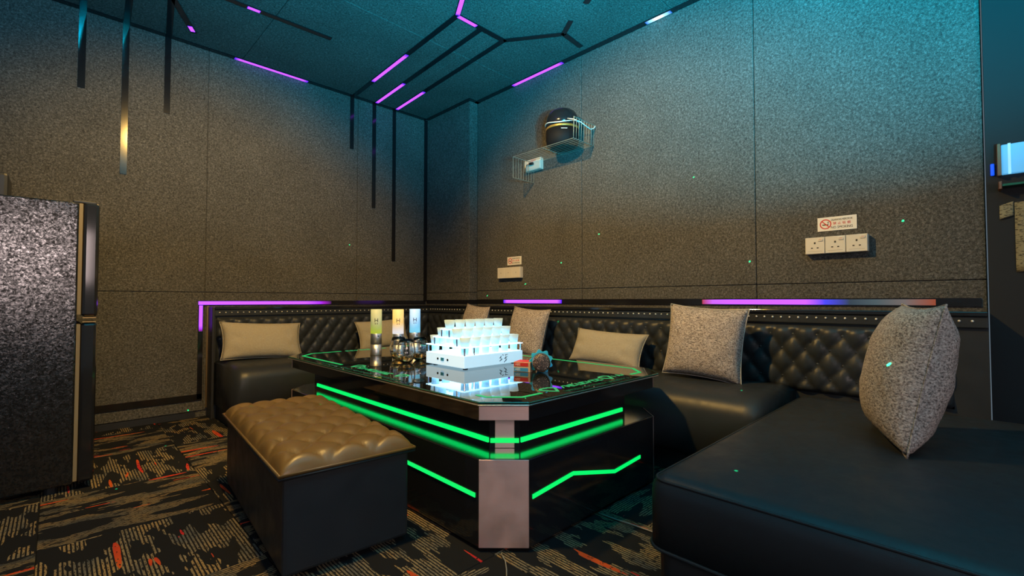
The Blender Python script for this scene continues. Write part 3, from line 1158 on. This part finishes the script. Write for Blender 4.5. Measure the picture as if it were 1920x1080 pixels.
# ---- stemless glasses
WG = [(.018, 0), (.026, .002), (.040, .022), (.047, .050), (.046, .078), (.040, .104), (.0345, .122), (.0330, .122), (.0385, .103), (.0443, .077), (.0452, .050), (.038, .024), (.024, .008), (.0005, .006)]
DR = [(.0005, .0065), (.0235, .0083), (.0375, .0243), (.0425, .036), (.0005, .036)]
for i, (p, lab) in enumerate((((1.347, 2.255), 'round stemless glass in front of the amber lamp stick'), ((1.300, 2.100), 'round stemless glass with amber drink closest to the lit stand'),
                              ((1.415, 2.150), 'round stemless glass in front of the pale blue lamp stick'))):
    t = thing('stemless_glass', lab, 'glass', (*p, TT), 0, 'stemless glasses by the lamp sticks')
    MB().lathe(WG, 32).build('bowl', 'clear_glass', t, smooth=True)
    if True:
        MB().lathe(DR, 24, closed=False).build('drink', 'whisky', t, smooth=True)

# ---- two card boxes, dice cup
ang = math.atan2(-.075, .033)
for k, (mat, lab) in enumerate((('blue_print', 'small blue and white card box under the red one'), ('red_print', 'small red and white card box lying on the blue one'))):
    t = thing('card_box', lab, 'box', (1.522, 1.472, TT + k * .0225), ang, 'card boxes on the table')
    MB().box((-.040, -.014, 0), (.040, .066, .022)).build('carton', 'beige_card', t, bevel=.0008, seg=1)
    MB().box((-.038, -.0148, .003), (.030, -.0142, .019)).build('printed_side', mat, t)
    MB().box((-.038, -.0132, .0221), (.038, .0652, .0226)).build('printed_top', 'white_print' if k == 0 else mat, t) if k == 1 else None
    text_mesh('ABS', .015, 'lettering', 'white_print', t, frame((-.020, -.0150, .0108), (1, 0, 0), (0, 0, 1)), .0002)
dc = thing('dice_cup', 'dark beaded dice cup lying on its side with scalloped blue rim', 'cup', (1.560, 1.395, TT))
axis = Vector((-.72, -.69, 0)).normalized()
side = Vector((-axis.y, axis.x, 0))


def on_axis(mb, z):
    return MB().add([axis * p[2] + side * p[0] + Vector((0, 0, p[1] + z)) for p in mb.v], mb.f)


on_axis(MB().lathe([(.040, -.018), (.040, .03), (.037, .038), (.030, .041), (.001, .040)], 28), .0465).build('body', 'dice_bead', dc, smooth=True)
sc = []
for k in range(64):
    a = 2 * math.pi * k / 64
    r = .0500 + .0055 * math.cos(9 * a + math.pi)
    sc.append((r * math.cos(a), r * math.sin(a) if math.sin(a) * r > -.0460 else -.0460))
on_axis(MB().prism(sc, -.028, -.019), .0465).build('scalloped_rim', 'blue_plastic', dc)

# ================================================================ wall things
# ---- wire shelf
ws = thing('wire_shelf', 'thin metal wire shelf on the felt wall carrying the speaker', 'shelf', (2.57, 2.18, 1.897))
prof = [(2.473, 1.739), (2.473, 1.898), (1.899, 1.898), (1.894, 2.043)]
for k in range(9):
    x = 2.452 + k * (WX - .006 - 2.452) / 8
    pts = []
    for (y_, z_), nxt in zip(prof, prof[1:] + [None]):
        pts.append((x - 2.57, y_ - 2.18, z_ - 1.897))
    MB().tube(pts, .0021 if k else .0032, 6).build('wire', 'wire', ws)
for y_, z_ in prof + [(2.18, 1.898)]:
    MB().tube([(2.450 - 2.57, y_ - 2.18, z_ - 1.897), (WX - .003 - 2.57, y_ - 2.18, z_ - 1.897)], .0028, 6).build('cross_wire', 'wire', ws)

# ---- speaker
sk = thing('speaker', 'black dome-topped speaker with gold band tied to the wire shelf', 'speaker', (2.562, 2.083, 1.9015), math.radians(-45))
R_ = .118
MB().lathe([(R_ * .80, 0), (R_ * .94, .012), (R_, .05), (R_, .118)], 36).build('body', 'speaker_cloth', sk, smooth=True)
MB().lathe([(R_, .1185), (R_ * 1.012, .122), (R_ * 1.012, .130), (R_, .134)], 36).build('gold_band', 'gold_plastic', sk, smooth=True)
MB().lathe([(R_, .1345), (R_ * .985, .175), (R_ * .93, .212), (R_ * .80, .243), (R_ * .58, .262), (R_ * .3, .271), (.001, .2735)], 36).build('dome', 'black_plastic', sk, smooth=True)
MB().box((-.022, -R_ - .002, .096), (.022, -R_ + .002, .100)).build('badge', 'white_print', sk)
tp = []
for k in range(25):
    a = math.radians(150 + k * 10)
    tp.append(((R_ + .004) * math.cos(a), (R_ + .004) * math.sin(a), .152 + .010 * math.sin(k * .45)))
MB().tube(tp, .0036, 6).build('cable_loop', 'white_cable', sk, smooth=True)
ty = tag(MB().tube([(2.47, 1.965, 2.055), (2.48, 1.92, 2.040), (2.52, 1.89, 2.022), (2.58, 1.885, 2.006), (2.640, 1.893, 2.003), (2.668, 1.886, 2.018), (2.672, 1.878, 2.032)], .0034, 6).build('cable', 'white_cable', None, smooth=True),
         'white cable looping from the speaker around the end of the wire shelf', 'cable')

# ---- wall sockets and switches
def gang_socket(parent_label, y0, y1, z0, z1, group, dx=.0):
    c = thing('wall_socket', parent_label, 'socket', (WX, (y0 + y1) / 2, (z0 + z1) / 2), 0, group)
    w, h = (y1 - y0), (z1 - z0)
    MB().box((-.034, -w / 2, -h / 2), (-.0005, w / 2, h / 2)).build('back_box', 'white_plastic', c, bevel=.002, seg=1)
    MB().box((-.040, -w / 2 + .0008, -h / 2 + .0008), (-.0345, w / 2 - .0008, h / 2 - .0008)).build('face_plate', 'white_plastic', c, bevel=.0015, seg=1)
    # viewer looks toward +X, so +Y is left
    MB().box((-.0406, -.0035, .008), (-.0401, .0035, .017)).build('earth_slot', 'ink', c)
    for s_ in (-1, 1):
        MB().box((-.0406, s_ * .012 - .004, -.014), (-.0401, s_ * .012 + .004, -.009)).build('pin_slot', 'ink', c)
    r = MB().box((-.0435, -.033, .020), (-.0401, -.014, .031)).build('rocker_switch', 'white_plastic', c, bevel=.001, seg=1)
    MB().box((-.0440, -.029, .0275), (-.0436, -.018, .0290)).build('marker', 'red_print', r)
    MB().box((-.0404, -.030, -.0285), (-.0401, .030, -.0275)).build('name_strip', 'cable_grey', c)
    return c


for k in range(3):
    y1 = .6085 - k * .0832
    gang_socket('white switched wall socket in the row of three below the large no smoking sign', y1 - .0822, y1, 1.035, 1.117, 'row of three wall sockets')
c = thing('socket_box', 'white double socket box under the wire shelf with a red sticker', 'socket', (WX, 2.456, 1.876))
MB().box((-.036, -.083, -.046), (-.0005, .083, .046)).build('back_box', 'white_plastic', c, bevel=.002, seg=1)
MB().box((-.042, -.082, -.045), (-.0365, .082, .045)).build('face_plate', 'white_plastic', c, bevel=.0015, seg=1)
text_mesh('220V', .026, 'red_sticker', 'red_print', c, frame((-.0426, -.012, .028), (0, -1, 0), (0, 0, 1)), .0003)
MB().box((-.062, -.022, -.006), (-.0425, .018, .012)).build('plug', 'black_plastic', c, bevel=.003, seg=1)
MB().tube([(-.06, .018, .002), (-.068, .034, -.004), (-.062, .05, -.03), (-.05, .062, -.07), (-.04, .066, -.105)], .003, 6).build('plug_lead', 'ink', c, smooth=True)
c = thing('switch_box', 'cream three-gang blank switch box below the small no smoking sign', 'switch', (WX, 2.726, 1.036))
MB().box((-.034, -.132, -.045), (-.0005, .132, .045)).build('back_box', 'white_plastic', c, bevel=.002, seg=1)
for k in range(3):
    MB().box((-.040, -.131 + k * .0878, -.044), (-.0345, -.1315 + (k + 1) * .0878, .044)).build('face_plate', 'white_plastic', c, bevel=.0015, seg=1)
    MB().lathe([(.004, 0), (.003, .001)], 8).build('screw', 'cable_grey', c).matrix_local = frame((-.0402, -.087 + k * .0878, .0), (0, 1, 0), (0, 0, -1)) @ Matrix.Rotation(0, 4, 'X')


def no_smoking(label, yc, zc, w, h):
    s_ = thing('no_smoking_sign', label, 'sign', (WX, yc, zc), 0)
    MB().box((-.004, -w / 2, -h / 2), (-.0005, w / 2, h / 2)).build('plate', 'white_print', s_)
    r = h * .36
    cy_ = w / 2 - h * .5
    ring_ = MB()
    n = 28
    vs, fs = [], []
    for rr, d in ((r, 0), (r, -.0006), (r * .80, -.0006), (r * .80, 0)):
        for k in range(n):
            a = 2 * math.pi * k / n
            vs.append((-.0041 + d, cy_ + rr * math.cos(a), rr * math.sin(a)))
    for i in range(4):
        for k in range(n):
            fs.append((i * n + k, i * n + (k + 1) % n, ((i + 1) % 4) * n + (k + 1) % n, ((i + 1) % 4) * n + k))
    ring_.add(vs, fs).build('red_ring', 'red_print', s_)
    MB().box((-.0043, cy_ - r * .5, -r * .24), (-.0041, cy_ + r * .55, -r * .02)).build('cigarette', 'ink', s_)
    MB().tube([(-.0044, cy_ - r * .5, r * .1), (-.0044, cy_ - r * .35, r * .3), (-.0044, cy_ - r * .6, r * .45)], r * .06, 5).build('smoke', 'ink', s_)
    d = Vector((0, r * .70, r * .70))
    bar('slash', Vector((-.0044, cy_, 0)) + d * .9, Vector((-.0044, cy_, 0)) - d * .9, r * .18, .0005, (-1, 0, 0), 'red_print').parent = s_
    tx = -h * .30 + 0
    for body, zz, mat, sz in (('DILARANG MEROKOK', h * .27, 'ink', h * .205), ('\u7981 \u6b62 \u5438 \u70df', 0, 'red_print', h * .22), ('NO SMOKING', -h * .28, 'ink', h * .25)):
        wmax = w - h * 1.05
        o = text_mesh(body, sz, 'lettering', mat, s_, frame((-.0046, tx - .0, zz), (0, -1, 0), (0, 0, 1)), .0002)
        bw = o.dimensions.x
        if bw > wmax * .98:
            o.scale.x *= wmax * .98 / bw
    return s_


no_smoking('large white no smoking sign above the three wall sockets', .483, 1.181, .158, .067)
no_smoking('small white no smoking sign above the cream switch box', 2.693, 1.135, .162, .068)

# ---- black board wall: lit blue panel, shelf rail, notes, indicator
XB = WX - .031
c = thing('blue_panel', 'light blue lit panel in a copper bracket on the black wall', 'panel', (XB, -.20, 1.36))
MB().box((-.030, .134, -.064), (-.0005, .146, .064)).build('bracket', 'copper', c, bevel=.002, seg=1)
MB().box((-.022, -.18, -.058), (-.001, .1335, .058)).build('lit_face', 'screen_blue', c, bevel=.002, seg=1)
MB().box((-.026, .108, -.060), (-.0225, .116, .060)).build('rib', 'shade_blue', c)
c = thing('glass_ledge', 'thin glass ledge with copper end under the blue panel', 'ledge', (XB, -.20, 1.255))
MB().box((-.05, -.18, -.004), (-.0005, .1335, .004)).build('glass_strip', 'green_edge', c)
MB().box((-.054, .134, -.016), (-.0005, .144, .016)).build('bracket', 'copper', c, bevel=.002, seg=1)
tag(MB().box((XB - .008, -.047, 1.305), (XB - .0005, -.036, 1.352)).build('indicator_light', 'blue_indicator', None, bevel=.002, seg=1), 'small blue indicator light on the black wall beside the copper bracket', 'light')


def paper(label, y0, y1, z0, z1, skew, d):
    n = 8
    vs = []
    for off in (0, -.0006):
        for j in range(n + 1):
            for i in range(n + 1):
                y_ = y0 + (y1 - y0) * i / n
                z_ = z0 + (z1 - z0) * j / n + skew * (i / n)
                vs.append((XB - .002 - d + off - .005 * math.sin(math.pi * i / n) * (1 - j / n), y_, z_))
    k = (n + 1) ** 2
    fs = []
    for j in range(n):
        for i in range(n):
            q = (j * (n + 1) + i, j * (n + 1) + i + 1, (j + 1) * (n + 1) + i + 1, (j + 1) * (n + 1) + i)
            fs += [q, tuple(k + t_ for t_ in q[::-1])]
    rimv = [i for i in range(n + 1)] + [j * (n + 1) + n for j in range(1, n + 1)] + [n * (n + 1) + i for i in range(n - 1, -1, -1)] + [j * (n + 1) for j in range(n - 1, 0, -1)]
    for a, b_ in zip(rimv, rimv[1:] + rimv[:1]):
        fs.append((a, b_, k + b_, k + a))
    return tag(MB().add(vs, fs).build('notice_paper', 'paper', None, smooth=True), label, 'paper', 'notices on the black wall')


paper('small handwritten note pinned under the glass ledge', -.096, -.058, 1.140, 1.195, -.012, .0)
paper('long handwritten notice hanging under the glass ledge', -.34, -.0985, .935, 1.205, -.016, .001)

# ================================================================ fridge
fr = thing('fridge', 'black two-door fridge with textured side standing near the left wall', 'fridge', (-.22, 3.0, 0))


def fpart(mb, name, mat, **kw):
    return at(mb.build(name, mat, fr, **kw), fr)


FY0, FY1 = 2.712, 3.23
fpart(MB().box((-.52, FY0, .03), (.064, FY1, 1.228)), 'cabinet', 'fridge_side', bevel=.006)
for z0, z1 in ((.030, .712), (.738, 1.232)):
    fpart(MB().box((.0645, FY0 + .004, z0 + .01), (.0770, FY1 - .004, z1 - .006)), 'door_gasket', 'gasket')
    d = fpart(MB().box((.0775, FY0 + .001, z0), (.131, FY1, z1)), 'door', 'black_gloss', bevel=.012)
MB().box((.083, FY0 - .004, .7145), (.126, FY0 + .05, .7175)).build('handle_lip', 'brass', fr).location = -Vector(fr.location)
MB().box((.083, FY0 - .004, .7325), (.126, FY0 + .05, .7355)).build('handle_lip', 'brass', fr).location = -Vector(fr.location)
fpart(MB().box((.045, FY0 + .01, 1.2285), (.120, FY0 + .06, 1.240)), 'hinge_cap', 'black_satin', bevel=.003)
for px, py in ((-.46, 2.76), (0, 2.76), (-.46, 3.18), (0, 3.18)):
    fpart(MB().lathe([(.022, 0), (.022, .0295)], 12, (px, py, 0)), 'foot', 'black_satin')
c = thing('speaker_box', 'small black speaker box with a gold emblem on top of the fridge', 'speaker', (-.30, 2.90, 1.2285))
MB().box((-.14, -.10, 0), (.152, .10, .105)).build('cabinet', 'black_satin', c, bevel=.012)
MB().box((-.12, -.106, .012), (.128, -.1005, .095)).build('grille', 'black_board', c, bevel=.002, seg=1)
fl = MB()
for k in range(5):
    a = 2 * math.pi * k / 5
    pt = MB().lathe([(.005, 0), (.004, .002)], 8)
    fl.add([(.092 + .009 * math.cos(a) + p[0], -.1062 - p[2], .030 + .009 * math.sin(a) + p[1]) for p in pt.v], pt.f)
fl.build('emblem', 'gold_plastic', c)

# thin grey cable lying on the carpet
tag(MB().tube([(1.476, 1.03, .004), (1.480, .95, .0042), (1.488, .86, .0045), (1.495, .76, .004), (1.52, .68, .004)], .0032, 6).build('floor_cable', 'cable_grey', None, smooth=True),
    'thin grey cable running over the carpet from the table to the chaise', 'cable')
tag(MB().tube([(1.012, 1.075, .012), (1.002, 1.045, .004), (.975, 1.012, .004), (.93, .965, .004), (.86, .90, .004)], .0022, 6).build('floor_cable', 'cable_grey', None, smooth=True),
    'thin grey cable coming out under the steel table corner', 'cable')

# ================================================================ green laser dots, each lit by an added spot floating just off its surface
LASER = Vector((.15, -.55, 2.2))  # only sets the direction of the dots; no lamp stands here
for p in ((WX, .238, 1.163), (WX, 1.185, 1.54), (WX, 1.86, 1.27), (WX, 2.20, 1.09), (WX, .88, 1.02), (WX, 3.03, .85), (WX, 2.57, .94), (2.53, 2.1, .66),
          (2.2, .76, .412), (2.1, .33, .412), (1.72, .20, .60), (1.25, .45, .37), (.60, 2.19, .36), (.84, 2.05, .36), (.66, WY, .055), (.20, 2.62, 0),
          (.74, 1.16, 0), (1.80, WY, 1.29), (.45, 3.2, 0)):
    d_ = (LASER - Vector(p)).normalized()
    lamp('laser_dot_spot', 'SPOT', Vector(p) + d_ * .55, p, 330, (.0, 1, .28), spot_size=math.radians(1), spot_blend=.3, shadow_soft_size=.0)
